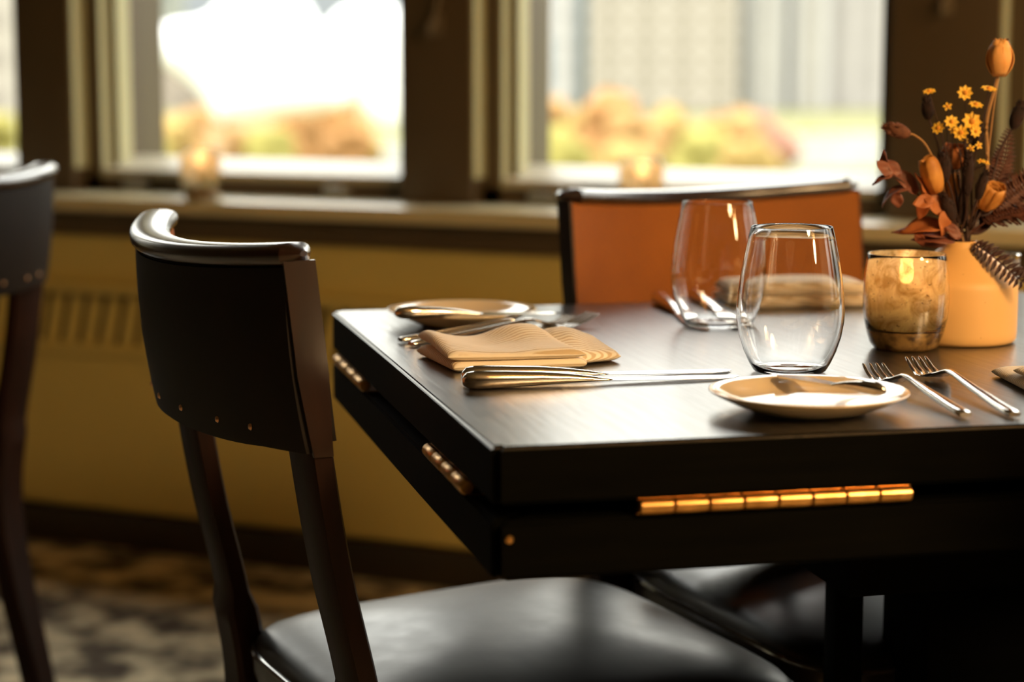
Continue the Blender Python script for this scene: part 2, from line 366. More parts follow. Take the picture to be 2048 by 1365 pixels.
# ================================================================== CHAIRS
# local: +Y faces forward, origin on the floor under the seat centre
STY = [(0,-.075),(.15,-.040),(.30,-.006),(.40,.004),(.50,-.010),(.60,-.032),(.70,-.048),(.78,-.057),(.87,-.067)]
CHW = .346     # between stile centres
def sty(z):
    for i in range(len(STY)-1):
        if z <= STY[i+1][0] or i == len(STY)-2:
            (x0,y0),(x1,y1) = STY[i],STY[i+1]; xm,ym = STY[max(i-1,0)]; xp,yp = STY[min(i+2,len(STY)-1)]
            m0 = (y1-ym)/(x1-xm); m1 = (yp-y0)/(xp-x0); h = x1-x0; t = (z-x0)/h
            return (2*t**3-3*t*t+1)*y0+(t**3-2*t*t+t)*h*m0+(-2*t**3+3*t*t)*y1+(t**3-t*t)*h*m1
def make_chair(label, group):
    r = root('dining_chair', label, 'chair', group=group)
    yb = -.205
    for s in (-1, 1):
        rings = []
        for i in range(45):
            z = .735*i/44; y = yb+sty(z); wd = .030 if z > .4 else .019+.011*z/.4
            dp = .0105 if z > .5 else .016
            if z < .1: dp = .012+.006*z/.1
            cx = s*CHW/2
            wd2 = wd
            rings.append([(cx-wd2,y-dp*.7,z),(cx-wd2*.8,y-dp,z),(cx+wd2*.8,y-dp,z),(cx+wd2,y-dp*.7,z),(cx+wd2,y+dp*.7,z),(cx+wd2*.8,y+dp,z),(cx-wd2*.8,y+dp,z),(cx-wd2,y+dp*.7,z)])
        b = nb(); loft(b, rings); fin(b, 'stile', STILEW, r)
    for s in (-1, 1):
        b = nb(); rings = []
        for z, h_ in ((0,.015),(.37,.021),(.385,.021)):
            cx, cy = s*.188, .175
            rings.append([(cx-h_,cy-h_,z),(cx+h_,cy-h_,z),(cx+h_,cy+h_,z),(cx-h_,cy+h_,z)])
        loft(b, rings); fin(b, 'leg', STILEW, r)
    # apron under the seat
    b = nb()
    box(b, -.165,.165,.176,.198,.33,.392,.003); box(b,-.135,.135,-.205,-.185,.34,.415,.003)
    for s in (-1,1):
        A = [(s*.150,-.19),(s*.188,.175),(s*.206,.175),(s*.168,-.19)]
        lo = [b.verts.new((p[0],p[1],.34)) for p in A]; hi = [b.verts.new((p[0],p[1],.415)) for p in A]
        b.faces.new(lo); b.faces.new(hi)
        for i in range(4): b.faces.new((lo[i],lo[(i+1)%4],hi[(i+1)%4],hi[i]))
    fin(b, 'seat_frame', STILEW, r)
    # upholstered seat, trapezoid with rounded corners and a crown
    def outline(t, k=1.0):
        c, s = math.cos(t), math.sin(t); e_ = .36
        x = math.copysign(abs(c)**e_, c); y = math.copysign(abs(s)**e_, s)
        hw = (.178+(.232-.178)*(y+1)/2)
        return (x*hw*k, y*.215*k+.006*(1-x*x)*(y>0))
    b = nb(); rings = []
    NS = 96
    for k, z in ((.93,.414),(.985,.418),(1.0,.428),(1.004,.440),(.998,.4505),(.985,.458),(.96,.4635),(.90,.469),(.80,.4745),(.65,.480),(.45,.486),(.22,.4885),(.05,.489)):
        rings.append([(*outline(2*PI*i/NS, k), z) for i in range(NS)])
    def fall(p):       # waterfall front edge
        f = max(0, (p[1]/.215-.45)/.6); return (p[0], p[1], p[2]-.012*min(1.1,f)**1.7)
    rings = [[fall(p) for p in q] for q in rings]
    loft(b, rings); st = fin(b, 'seat', LEATHER, r, angle=60)
    b = nb(); tube(b, [fall((*outline(2*PI*i/NS, 1.004), .4505)) for i in range(NS)], .0032, 6, closed=True); fin(b, 'piping', PIPE, st)
    # curved back rest: barrel shell, upholstered
    HW = .203; SAG = .052
    def shell(u, z, off):      # u -1..1
        y0 = yb+sty(z)
        sg = SAG*(1-u*u)
        return Vector((u*HW, y0-sg+off+.002, z))
    b = nb(); U_, Z_ = 28, 16
    def zb(u): return .700+.012*abs(u)**6
    def zt(u): return .844+.010*u*u
    F = [[b.verts.new(shell(-1+2*i/U_, zb(-1+2*i/U_)+(zt(-1+2*i/U_)-zb(-1+2*i/U_))*j/Z_, .011)) for i in range(U_+1)] for j in range(Z_+1)]
    K = [[b.verts.new(shell(-1+2*i/U_, zb(-1+2*i/U_)+(zt(-1+2*i/U_)-zb(-1+2*i/U_))*j/Z_, -.011-.003*math.sin(PI*j/Z_))) for i in range(U_+1)] for j in range(Z_+1)]
    for j in range(Z_):
        for i in range(U_):
            b.faces.new((F[j][i],F[j][i+1],F[j+1][i+1],F[j+1][i])); b.faces.new((K[j][i+1],K[j][i],K[j+1][i],K[j+1][i+1]))
    for i in range(U_):
        b.faces.new((F[0][i+1],F[0][i],K[0][i],K[0][i+1])); b.faces.new((F[Z_][i],F[Z_][i+1],K[Z_][i+1],K[Z_][i]))
    for j in range(Z_):
        b.faces.new((F[j][0],F[j+1][0],K[j+1][0],K[j][0])); b.faces.new((F[j+1][U_],F[j][U_],K[j][U_],K[j+1][U_]))
    bk = fin(b, 'backrest', BACKL, r, angle=50); bk.data.materials.append(BACK_SHADED)
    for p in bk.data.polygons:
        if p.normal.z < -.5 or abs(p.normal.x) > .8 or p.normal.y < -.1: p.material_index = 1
    # cover over the back side, near-black: its shade is put into the colour
    b = nb()
    K1 = [[b.verts.new(shell(-.996+1.992*i/U_, .703+(zt(-1+2*i/U_)-.706)*j/Z_, -.0115-.004*math.sin(PI*j/Z_)-.003)) for i in range(U_+1)] for j in range(Z_+1)]
    K0 = [[b.verts.new(shell(-.996+1.992*i/U_, .703+(zt(-1+2*i/U_)-.706)*j/Z_, -.0100)) for i in range(U_+1)] for j in range(Z_+1)]
    for j in range(Z_):
        for i in range(U_):
            b.faces.new((K1[j][i+1],K1[j][i],K1[j+1][i],K1[j+1][i+1])); b.faces.new((K0[j][i],K0[j][i+1],K0[j+1][i+1],K0[j+1][i]))
    for i in range(U_):
        for j in (0,Z_): b.faces.new((K1[j][i],K1[j][i+1],K0[j][i+1],K0[j][i]))
    for j in range(Z_):
        for i in (0,U_): b.faces.new((K1[j][i],K1[j+1][i],K0[j+1][i],K0[j][i]))
    bp_ = fin(b, 'back_panel', BACK_SHADED, r, angle=50)
    # crest rail: rounded wooden roll on top of the shell
    b = nb(); rings = []
    for i in range(33):
        u = -1.035+2.07*i/32; c = shell(max(-1,min(1,u)), .850+.010*u*u, 0); c.x = u*HW
        e_ = math.sqrt(max(.04, 1-(max(0, abs(u)-.955)/.082)**2))
        tg = Vector((HW, 2*SAG*u, 0)).normalized(); nn = Vector((-tg.y, tg.x, 0))
        rings.append([c+nn*(.018*math.copysign(abs(math.cos(2*PI*k/20))**.75, math.cos(2*PI*k/20)))*e_+Vector((0,0,.0095*math.copysign(abs(math.sin(2*PI*k/20))**.75, math.sin(2*PI*k/20))*e_+.001)) for k in range(20)])
    loft(b, rings); fin(b, 'crest_rail', CHWOOD, r)
    for s in (-1,1):
        b = nb(); rings = []
        for j in range(13):
            ta = .62+.38*min(1, j/5)
            z = .70+.156*j/12; c = shell(s, z, 0); c.x = s*(HW+.0005); c.y -= .001
            rings.append([(c.x-.002, c.y-.0145*ta, z),(c.x+.002*s*s, c.y-.0145*ta, z),(c.x+.0025*ta, c.y, z),(c.x+.002, c.y+.0115*ta, z),(c.x-.002, c.y+.0115*ta, z)])
        loft(b, rings); fin(b, 'edge_strip', CHWOOD, r)
    for u in (-.72,-.5,-.17,.17,.5,.72):
        p = shell(u, .718, -.0155); b = nb(); lathe(b, [(0,.0022),(.002,.0016),(.0032,0)], 12)
        o = fin(b, 'nail_head', NAIL, bp_); o.location = p; o.rotation_euler = (PI/2,0,0)
    return r
def place_chair(r, cx, cy, head, z=0):
    # cx, cy: seat centre (right, ahead of the viewer), head: direction faced, degrees from "right"
    r.location = V(cx, cy, z); r.rotation_euler = (0, 0, math.radians(head)+YAW-PI/2)
CG = 'dining chairs'
ch1 = make_chair('nearest dark chair with rounded back and black vinyl seat, left of the table', CG)
place_chair(ch1, -.005, 1.845, 25)
ch2 = copy_tree(ch1); ch2['label'] = 'chair with lit brown curved backrest behind the table under the skyline window'
place_chair(ch2, .370, 2.095, -60)
ch3 = copy_tree(ch1); ch3['label'] = 'reddish wooden chair cut off by the left picture edge before the wall'
place_chair(ch3, -.98, 2.74, 157)
ch4 = copy_tree(ch1); ch4['label'] = 'chair before the front table edge, only its black seat corner shows at bottom right'
place_chair(ch4, .638, 1.572, 100)

# ================================================================== TABLEWARE
def table_thing(name, label, cat, a, b, rz=0, group=None, z=0):
    return root(name, label, cat, T(a, b, z), TA+rz, group)
def arc(c, r, a0, a1, n, rx=None): return [(c[0]+r*math.cos(math.radians(a0+(a1-a0)*i/n)), c[1]+(rx or r)*math.sin(math.radians(a0+(a1-a0)*i/n))) for i in range(n+1)]

# bread plates
def plate_mesh():
    b = nb()
    prof = [(0,.0030),(.032,.0030),(.035,.0010),(.038,.0003),(.0405,.0010),(.050,.0045),(.060,.0092),(.069,.0140),(.0735,.0172),(.0742,.0180),(.0740,.0187),(.0730,.0188),(.067,.0163),(.058,.0124),(.050,.0090),(.042,.0068),(.030,.0058),(0,.0055)]
    prof = [(x, z*.88) for x, z in prof]
    lathe(b, prof, 96); return b
pl = fin(plate_mesh(), 'bread_plate', PORC, angle=80)
tag(pl, 'cream bread plate near the front table edge with a short knife across it', 'plate', 'cream bread plates')
pl.location = T(.2595, .086)
p2 = pl.copy(); COL.objects.link(p2); p2.location = T(.110, .635); p2['label'] = 'cream bread plate at the far left table corner, a knife laid over it'
p3 = pl.copy(); COL.objects.link(p3); p3.location = T(.865, .60); p3['label'] = 'cream bread plate at the right edge of the picture behind the vase'

# stemless wine glasses
def wine_glass_mesh():
    b = nb()
    out = [(0,0.0012),(.012,.0006),(.022,0),(.0275,.0005),(.0305,.0025),(.0340,.0085),(.0385,.0185),(.0425,.0310),(.0446,.0440),(.0449,.0530),(.0440,.0660),(.0420,.0820),(.0392,.0980),(.0363,.1120),(.0339,.1220)]
    rim = [(.0337,.1226),(.0333,.1226),(.0330,.1220)]
    inn = [(.0353,.1120),(.0382,.0980),(.0410,.0820),(.0430,.0660),(.0439,.0530),(.0436,.0440),(.0415,.0310),(.0373,.0188),(.0327,.0095),(.0294,.0046),(.0250,.0030),(.0150,.0025),(.006,.0026),(0,.0030)]
    lathe(b, out+rim+inn, 128); return b
wg = fin(wine_glass_mesh(), 'wine_glass', GLASS, angle=180)
tag(wg, 'clear stemless wine glass standing nearest, in the middle behind the bread plate', 'glass', 'stemless wine glasses')
wg.location = T(.3145, .2695)
wg2 = wg.copy(); COL.objects.link(wg2); wg2.location = T(.352, .570); wg2['label'] = 'clear stemless wine glass standing behind the first one, in front of the brown chair back'

# mercury glass votive
MERC = bpy.data.materials.new('mercury_glass'); MERC.use_nodes = True
pm = P(MERC); pm.inputs['Roughness'].default_value = .10; pm.inputs['IOR'].default_value = 1.5; pm.inputs['Transmission Weight'].default_value = 0
MERCI = bpy.data.materials.new('mercury_silvering'); MERCI.use_nodes = True
pi_ = P(MERCI)
def silvering(m):
    n1 = N(m, 'ShaderNodeTexNoise'); n1.inputs['Scale'].default_value = 42; n1.inputs['Detail'].default_value = 8; n1.inputs['Roughness'].default_value = .65; n1.inputs['Distortion'].default_value = 1.2
    n2 = N(m, 'ShaderNodeTexNoise'); n2.inputs['Scale'].default_value = 300; n2.inputs['Detail'].default_value = 4; n2.inputs['Distortion'].default_value = .8
    co = coords(m); L(m, co, n1.inputs[0]); L(m, co, n2.inputs[0])
    r1 = N(m, 'ShaderNodeValToRGB'); r1.color_ramp.elements[0].position = .40; r1.color_ramp.elements[1].position = .60
    r1.color_ramp.elements[0].color = (.42,.33,.14,1); r1.color_ramp.elements[1].color = (.88,.86,.58,1)
    L(m, n1.outputs['Fac'], r1.inputs[0])
    r2 = N(m, 'ShaderNodeValToRGB'); r2.color_ramp.elements[0].position = .30; r2.color_ramp.elements[1].position = .37
    r2.color_ramp.elements[0].color = (.05,.03,.012,1); r2.color_ramp.elements[1].color = (1,1,1,1); L(m, n2.outputs['Fac'], r2.inputs[0])
    mm = N(m, 'ShaderNodeMix', data_type='RGBA', blend_type='MULTIPLY'); mm.inputs[0].default_value = 1
    L(m, r1.outputs[0], mm.inputs[6]); L(m, r2.outputs[0], mm.inputs[7]); L(m, mm.outputs[2], P(m).inputs['Base Color'])
    # mottled coating: part clear, part translucent
    t = m.node_tree; o = t.nodes['Material Output']
    tl = t.nodes.new('ShaderNodeBsdfTranslucent'); tr = t.nodes.new('ShaderNodeBsdfTransparent'); tr.inputs[0].default_value = (1,.86,.6,1)
    t.links.new(mm.outputs[2], tl.inputs[0])
    a = t.nodes.new('ShaderNodeMixShader'); a.inputs[0].default_value = .65; t.links.new(P(m).outputs[0], a.inputs[1]); t.links.new(tl.outputs[0], a.inputs[2])
    r3 = t.nodes.new('ShaderNodeValToRGB'); r3.color_ramp.elements[0].position = .42; r3.color_ramp.elements[1].position = .70
    r3.color_ramp.elements[0].color = (.02,.02,.02,1); r3.color_ramp.elements[1].color = (.22,.22,.22,1); t.links.new(n1.outputs['Fac'], r3.inputs[0])
    c = t.nodes.new('ShaderNodeMixShader'); t.links.new(r3.outputs[0], c.inputs[0]); t.links.new(a.outputs[0], c.inputs[1]); t.links.new(tr.outputs[0], c.inputs[2])
    t.links.new(c.outputs[0], o.inputs['Surface'])
pi_.inputs['Metallic'].default_value = .25; pi_.inputs['Roughness'].default_value = .32; silvering(MERCI)
GILT = noisy(mat('gilded_glass', (.4,.22,.06), .35), (.10,.05,.015), (.55,.33,.10), 90, 8, lo=.38, hi=.6)
def make_votive(label, group, loc):
    r = root('votive_holder', label, 'candle holder', loc, 0, group); r.scale = (1.065,1.065,.985)
    out = [(0,.0005),(.024,0),(.0275,.002),(.0300,.007),(.0325,.016),(.0352,.030),(.0362,.045),(.0360,.058),(.0352,.070),(.0338,.0820),(.0330,.0875)]
    inn = [(.0318,.0880),(.0325,.0820),(.0338,.070),(.0347,.058),(.0349,.045),(.0340,.030),(.0320,.021),(.0280,.0165),(0,.0155)]
    b = nb(); lathe(b, out+[(.0326,.0882)]+inn, 96); gl = fin(b, 'glass_cup', GLASS, r, angle=180)
    b = nb(); lathe(b, [(x-.0004, z+.0002) for x, z in inn[:-1]]+[(0,.0157)], 96)
    fin(b, 'silvered_lining', MERCI, r, angle=180)
    b = nb(); lathe(b, [(0,.0022),(.0235,.0022),(.0262,.0045),(.0280,.0085),(.0300,.0150),(.0306,.0180)], 64); fin(b, 'gilded_base', GILT, r, angle=180)
    cn = root('candle', None, None, (0,0,0)); cn.parent = r
    return r, cn
def fill_candle(r, cn):
    COL.objects.unlink(cn); bpy.data.objects.remove(cn)
    b = nb(); lathe(b, [(0,.0165),(.0185,.0165),(.0195,.018),(.0195,.049),(.0185,.051),(.010,.0505),(0,.050)], 40)
    c = fin(b, 'candle', WAX, r, angle=40)
    b = nb(); tube(b, [(0,0,.050),(0,0,.059)], .0007, 6); fin(b, 'wick', DARKW, c)
    b = nb(); lathe(b, [(0,.060),(.0040,.0615),(.0060,.066),(.0062,.071),(.0045,.076),(.0018,.080),(0,.083)], 20); fin(b, 'flame', FLAME, c)
    ld = bpy.data.lights.new('candle_light', 'POINT'); ld.energy = .07; ld.color = (1,.42,.16); ld.shadow_soft_size = .006
    lo = bpy.data.objects.new('candle_light', ld); COL.objects.link(lo); lo.parent = c; lo.location = (0,0,.074)
VG = 'mercury glass votive holders'
vt, cn = make_votive('speckled gold mercury glass votive with a lit candle on the table beside the flower vase', VG, T(.467, .379)); fill_candle(vt, cn)
v2 = copy_tree(vt); v2.location = (-2.305, 3.395, .736); v2['label'] = 'lit votive glass on the window sill in front of the left window'
v3 = copy_tree(vt); v3.location = (-1.352, 3.395, .736); v3['label'] = 'lit votive glass on the window sill behind the brown chair'
for v in (v2, v3): v.scale = (1.17, 1.17, 1.14)

# shaker
sh = root('salt_shaker', 'cylindrical brushed steel shaker standing behind the tan vase', 'shaker', T(.6249, .5092), TA)
b = nb(); lathe(b, [(0,0),(.0155,0),(.0165,.001),(.0174,.030),(.0186,.066)], 48); fin(b, 'body', STEEL_D, sh)
b = nb(); lathe(b, [(.0186,.066),(.0192,.0665),(.0192,.0705),(.0180,.0720),(0,.0723)], 48); fin(b, 'lid', STEEL, sh)

# vase
VC = T(.5375, .4165)
b = nb(); lathe(b, [(0,0),(.047,0),(.0505,.0012),(.0525,.004),(.0530,.010),(.0532,.030),(.0530,.052),(.0520,.0570),(.0490,.0605),(.0330,.0755),(.0200,.0862),(.0168,.0895),(.0162,.0930),(.0150,.0936),(.0138,.0928),(.0130,.088),(.018,.082),(.030,.073),(.047,.058),(.0495,.05),(.0495,.006),(0,.004)], 96)
vs_ = fin(b, 'vase', VASEM, angle=60); tag(vs_, 'squat tan stoneware bottle vase with sloped shoulders and a narrow neck', 'vase'); vs_.location = VC

# ------------------------------------------------------------------ cutlery
def loft_sections(bm, secs, n=12, p=2.6):     # secs: (y, x_center, z_center, half width, half height)
    rings = []
    for (y, xc, zc, hw, hh) in secs:
        r_ = []
        for k in range(n):
            t = 2*PI*k/n; c, s = math.cos(t), math.sin(t)
            r_.append((xc+math.copysign(abs(c)**(2/p), c)*hw, y, zc+math.copysign(abs(s)**(2/p), s)*hh))
        rings.append(r_)
    loft(bm, rings)
def fork_mesh(Lf=.195):
    b = nb(); k = Lf/.195
    zc = [(0,.0032),(.03,.0048),(.06,.0074),(.09,.0102),(.115,.0128),(.124,.0133),(.140,.0085),(.152,.0042),(.165,.0030),(.180,.0065),(.195,.0125)]
    wd = [(0,.0046),(.004,.0056),(.03,.0055),(.08,.0040),(.108,.0026),(.125,.0030),(.136,.0070),(.146,.0115),(.156,.0122)]
    hh = [(0,.0018),(.004,.0026),(.08,.0022),(.12,.0019),(.14,.0013),(.156,.0011)]
    S = [0,.0015,.004,.01,.03,.05,.07,.09,.1,.11,.118,.125,.13,.136,.141,.146,.151,.157]
    loft_sections(b, [(y*k,0,interp(zc,y),interp(wd,y),interp(hh,y)) for y in S])
    for i in range(4):
        x0 = (-1.5+i)*.0064; secs = []
        for y in (.153,.158,.165,.172,.18,.188,.1935,.195):
            f = (y-.153)/.042; secs.append((y*k, x0*(1-.12*f), interp(zc,y), (.0029*(1-.55*f) if y < .194 else .0006), .0011*(1-.3*f)))
        loft_sections(b, secs, 8, 2.2)
    return b
def knife_mesh(Lk=.235, hr=.0075, bl=.5):
    b = nb(); yb_ = Lk*(1-bl)
    secs = [(0,0,hr*.9,.002,.002),(.0012,0,hr*.95,hr*.6,hr*.55),(.004,0,hr,hr*.95,hr*.85),(.010,0,hr,hr*1.12,hr*1.0),(.02,0,hr,hr*1.15,hr*1.0),(yb_*.3,0,hr*.97,hr*1.05,hr*.93),(yb_*.55,0,hr*.9,hr*.90,hr*.76),(yb_*.75,0,hr*.78,hr*.76,hr*.56),(yb_*.9,0,hr*.64,hr*.68,hr*.36),(yb_,0,hr*.52,hr*.70,hr*.20),(yb_*1.06,0,hr*.48,hr*.74,hr*.09)]
    loft_sections(b, secs, 16, 2.3)
    # blade with one straight and one curved edge
    rings = []; nB = 18; z0_ = hr*.5
    for i in range(nB+1):
        t = i/nB; y = yb_-.002+(Lk-yb_+.002)*t
        wl = .0055; wr = .0055+.0065*math.sin(min(1,t*1.5)*PI/2)
        if t > .75: wr = .012*math.sqrt(max(0.001,1-((t-.75)/.25)**2)) ; 
        if t > .75: wl = .0055*(1-.2*((t-.75)/.25))
        if t > .75: wr = -wl+.0006+(wr+wl)*1.0 if False else max(-wl+.0006, wr-.000)
        if t > .93: wl *= 1-.9*((t-.93)/.07)
        z = z0_*(1-t)+.0012*t+0
        rings.append([(-wl,y,z-.0007),(wr,y,z-.0002),(wr,y,z+.0002),(-wl,y,z+.0007)])
    loft(b, rings); return b
def lay(o, a0, b0, a1, b1, z=0, tilt=0, roll=0):   # handle end -> tip in table coordinates
    o.location = T(a0, b0, z); o.rotation_euler = (tilt, roll, math.atan2(b1-b0, a1-a0)-PI/2+TA)
fk = fin(fork_mesh(.192), 'salad_fork', STEEL, angle=50)
df = fin(fork_mesh(.228), 'dinner_fork', STEEL, angle=50)
FG, KG = 'steel forks', 'steel table knives'
def cp(o, label, *a, **k):
    c = o.copy(); COL.objects.link(c); c['label'] = label; lay(c, *a, **k); return c
tag(fk, 'steel fork just behind the near bread plate, left one of the front pair', 'fork', FG); lay(fk, .3596, .0297, .3685, .222)
tag(df, 'steel fork between the front pair\'s other fork and the napkin at the right', 'fork', FG); lay(df, .3945, .0225, .4190, .250)
cp(fk, 'steel fork behind the folded napkin on the left, nearer to the far plate', .0272, .5177, .208, .584)
cp(df, 'steel fork partly under the folded left napkin, tines showing past it', .0324, .489, .240, .600)
kn = fin(knife_mesh(), 'table_knife', STEEL, angle=50)
tag(kn, 'steel table knife before the folded left napkin, nearer to the camera', 'knife', KG); lay(kn, .0285, .240, .262, .2515)
cp(kn, 'steel table knife before the folded left napkin, nearest to the napkin', .0335, .266, .268, .2835)
cp(kn, 'steel table knife behind the second wine glass, its handle end left of the glass', .3507, .765, .333, .560)
cp(kn, 'steel table knife behind the second wine glass, seen only through the glass', .388, .760, .372, .560)
sp = fin(knife_mesh(.17, .0062, .52), 'butter_knife', STEEL, angle=50)
tag(sp, 'steel butter knife laid across the far left bread plate', 'knife', 'butter knives on the bread plates'); lay(sp, .030, .562, .196, .580, z=.0166, tilt=-.012)
s2 = fin(knife_mesh(.115, .0052, .55), 'butter_knife', STEEL, angle=50)
tag(s2, 'short steel butter knife laid across the rim of the near bread plate', 'knife', 'butter knives on the bread plates'); lay(s2, .302, .044, .261, .146, z=.0158)

# ------------------------------------------------------------------ napkins
LINEN = mat('cream_linen', (.80,.62,.42), .9, spec=.2, sheen=.3)
wv = N(LINEN, 'ShaderNodeTexWave', wave_type='BANDS', bands_direction='Y'); wv.inputs['Scale'].default_value = 125; wv.inputs['Distortion'].default_value = .6; wv.inputs['Detail'].default_value = 1
L(LINEN, coords(LINEN, rot=(math.radians(50),0,0)), wv.inputs['Vector'])
lr = N(LINEN, 'ShaderNodeValToRGB'); lr.color_ramp.elements[0].position=.30; lr.color_ramp.elements[1].position=.62
lr.color_ramp.elements[0].color=(.66,.52,.33,1); lr.color_ramp.elements[1].color=(.94,.85,.70,1)
L(LINEN, wv.outputs['Fac'], lr.inputs[0]); L(LINEN, lr.outputs[0], P(LINEN).inputs['Base Color'])
bp = N(LINEN, 'ShaderNodeBump'); bp.inputs['Strength'].default_value=.35; bp.inputs['Distance'].default_value=.0006; L(LINEN, wv.outputs['Fac'], bp.inputs['Height']); L(LINEN, bp.outputs[0], P(LINEN).inputs['Normal'])
def pillow(bm, corners, top, bot=lambda u,v:0.0, n=28, m=20, edge=.12):
    # corners: near-left, near-right, far-right, far-left (x,y); closed cushion between bot and top
    c = [Vector((x,y,0)) for x,y in corners]
    def pt(u, v): return c[0]*(1-u)*(1-v)+c[1]*u*(1-v)+c[2]*u*v+c[3]*(1-u)*v
    def ed(t): d = min(t, 1-t)/edge; return math.sqrt(max(0, 1-(1-min(1,d))**2))
    Tt, Bb = [], []
    for j in range(m+1):
        v = j/m; v = .5-.5*math.cos(PI*v)*.999 ; row, rb = [], []
        for i in range(n+1):
            u = i/n; u = .5-.5*math.cos(PI*u)
            p = pt(u, v); k = ed(u)*ed(v); zt_, zb_ = top(u,v), bot(u,v); mid = zb_+(zt_-zb_)*.45
            row.append(bm.verts.new((p.x,p.y, mid+(zt_-mid)*k)));
            if 0<i<n and 0<j<m: rb.append(bm.verts.new((p.x,p.y, mid-(mid-zb_)*k)))
            else: rb.append(row[-1])
        Tt.append(row); Bb.append(rb)
    for j in range(m):
        for i in range(n):
            bm.faces.new((Tt[j][i],Tt[j][i+1],Tt[j+1][i+1],Tt[j+1][i]))
            f = [Bb[j][i],Bb[j+1][i],Bb[j+1][i+1],Bb[j][i+1]]
            f = list(dict.fromkeys(f))
            if len(f) >= 3:
                try: bm.faces.new(f)
                except ValueError: pass
def g2(u, v, cu, cv, su, sv): return math.exp(-((u-cu)/su)**2-((v-cv)/sv)**2)
nk = root('napkin', 'cream pinstriped linen napkin loosely folded between the forks and knives on the left', 'napkin', T(.027,.328), TA, 'folded linen napkins')
b = nb()
pillow(b, [(.012,.0),(.128,.0),(.150,.098),(.0,.105)], lambda u,v: .0085+.003*g2(u,v,.05,.8,.3,.4), edge=.07)
fin(b, 'lower_fold', LINEN, nk, angle=180)
b = nb()
pillow(b, [(.008,.002),(.128,.0),(.112,.100),(.002,.110)], lambda u,v: .0170+.009*g2(u,v,.0,.75,.20,.5)+.0115*g2(u,v,.80,.95,.28,.40)-.002*g2(u,v,.45,.5,.2,.6)+.0008*noise.noise(Vector((u*5,v*5,1))), lambda u,v: .0082+.005*g2(u,v,.0,.75,.16,.5)+.004*g2(u,v,.85,.95,.22,.35), edge=.10)
fin(b, 'upper_fold', LINEN, nk, angle=180)
b = nb()
pillow(b, [(.112,.004),(.166,.028),(.160,.120),(.098,.104)], lambda u,v: .0100+.0150*g2(u,v,.42,.72,.5,.45)+.001*noise.noise(Vector((u*6,v*4,3))), lambda u,v: .0005+.002*g2(u,v,.5,.7,.4,.4), edge=.14)
fin(b, 'corner_fold', LINEN, nk, angle=180)
nr = root('napkin', 'cream linen napkin in two flat folds at the right edge beside the forks', 'napkin', T(.452,.108), TA, 'folded linen napkins')
b = nb(); pillow(b, [(.0,.0),(.14,-.02),(.16,.10),(.018,.105)], lambda u,v: .0085+.002*u, edge=.08); fin(b, 'lower_fold', LINEN, nr, angle=180)
b = nb(); pillow(b, [(.006,-.010),(.15,-.03),(.16,.050),(.012,.055)], lambda u,v: .0165+.003*u, lambda u,v: .0088, edge=.10); fin(b, 'upper_fold', LINEN, nr, angle=180)
nf = root('napkin', 'cream linen napkin lying behind the two wine glasses near the back table edge', 'napkin', T(.405,.688), TA, 'folded linen napkins')
b = nb(); pillow(b, [(.008,.005),(.160,-.012),(.165,.078),(.01,.080)], lambda u,v: .012, edge=.06); fin(b, 'lower_fold', LINEN, nf, angle=180)
b = nb(); pillow(b, [(.004,.004),(.158,-.010),(.162,.076),(.012,.078)], lambda u,v: .024+.006*g2(u,v,.5,.5,.7,.6), lambda u,v: .0122, edge=.10); fin(b, 'upper_fold', LINEN, nf, angle=180)

# ================================================================== DRIED FLOWERS (vase frame: x right, y away, z up, origin at the neck)
PX = 1.888/4024.3
VN = VC+Vector((0,0,.092))
def S(px, py, dy=0.0): return Vector(((px-1895)*PX*(1+dy/1.888), dy, (485-py)*PX*(1+dy/1.888)-.012*0))
M_TUL = noisy(mat('dried_tulip', (.85,.42,.12), .6), (.80,.36,.09), (.90,.52,.20), 60, 4, (1,1,.3)); 
M_YEL = noisy(mat('yellow_petal', (.9,.55,.05), .6), (.85,.48,.03), (.95,.62,.08), 80, 3)
M_YC = mat('yellow_disc', (.75,.30,.03), .8)
M_BUN = noisy(mat('dark_grass_head', (.06,.02,.012), .9), (.010,.004,.003), (.030,.009,.005), 120, 5)
M_BRN = noisy(mat('brown_seed_head', (.20,.07,.035), .85), (.07,.022,.012), (.20,.075,.035), 120, 5)
M_STD = mat('dark_stem', (.04,.014,.007), .7); M_STT = mat('tan_stem', (.38,.20,.07), .7)
M_LEAF = noisy(mat('dried_leaf', (.30,.10,.05), .55), (.12,.032,.02), (.26,.09,.05), 25, 5)
M_ORL = noisy(mat('orange_dried_leaf', (.55,.20,.05), .6), (.34,.09,.02), (.50,.18,.05), 30, 5)
M_ORF = noisy(mat('orange_dried_rose', (.62,.27,.05), .6), (.42,.15,.02), (.66,.31,.06), 60, 5)
M_FRN = noisy(mat('maroon_fern', (.10,.03,.02), .5), (.030,.009,.007), (.065,.02,.013), 60, 4)
M_FRO = noisy(mat('rust_fern', (.20,.06,.03), .6), (.055,.014,.007), (.11,.032,.014), 60, 4)
def froot(name, label, cat, group=None): return root(name, label, cat, VN, YAW, group)
def stem(parent, pts, r=.0011, m=None, name='stem'):
    b = nb(); tube(b, smooth_path(pts, 7), (r if callable(r) else (lambda t: r)), 6); return fin(b, name, m or M_STD, parent)
def base(k=0): return Vector((.004*math.cos(k*2.4), .004*math.sin(k*2.4), -.055)), Vector((.0075*math.cos(k*2.4), .0075*math.sin(k*2.4), .0))
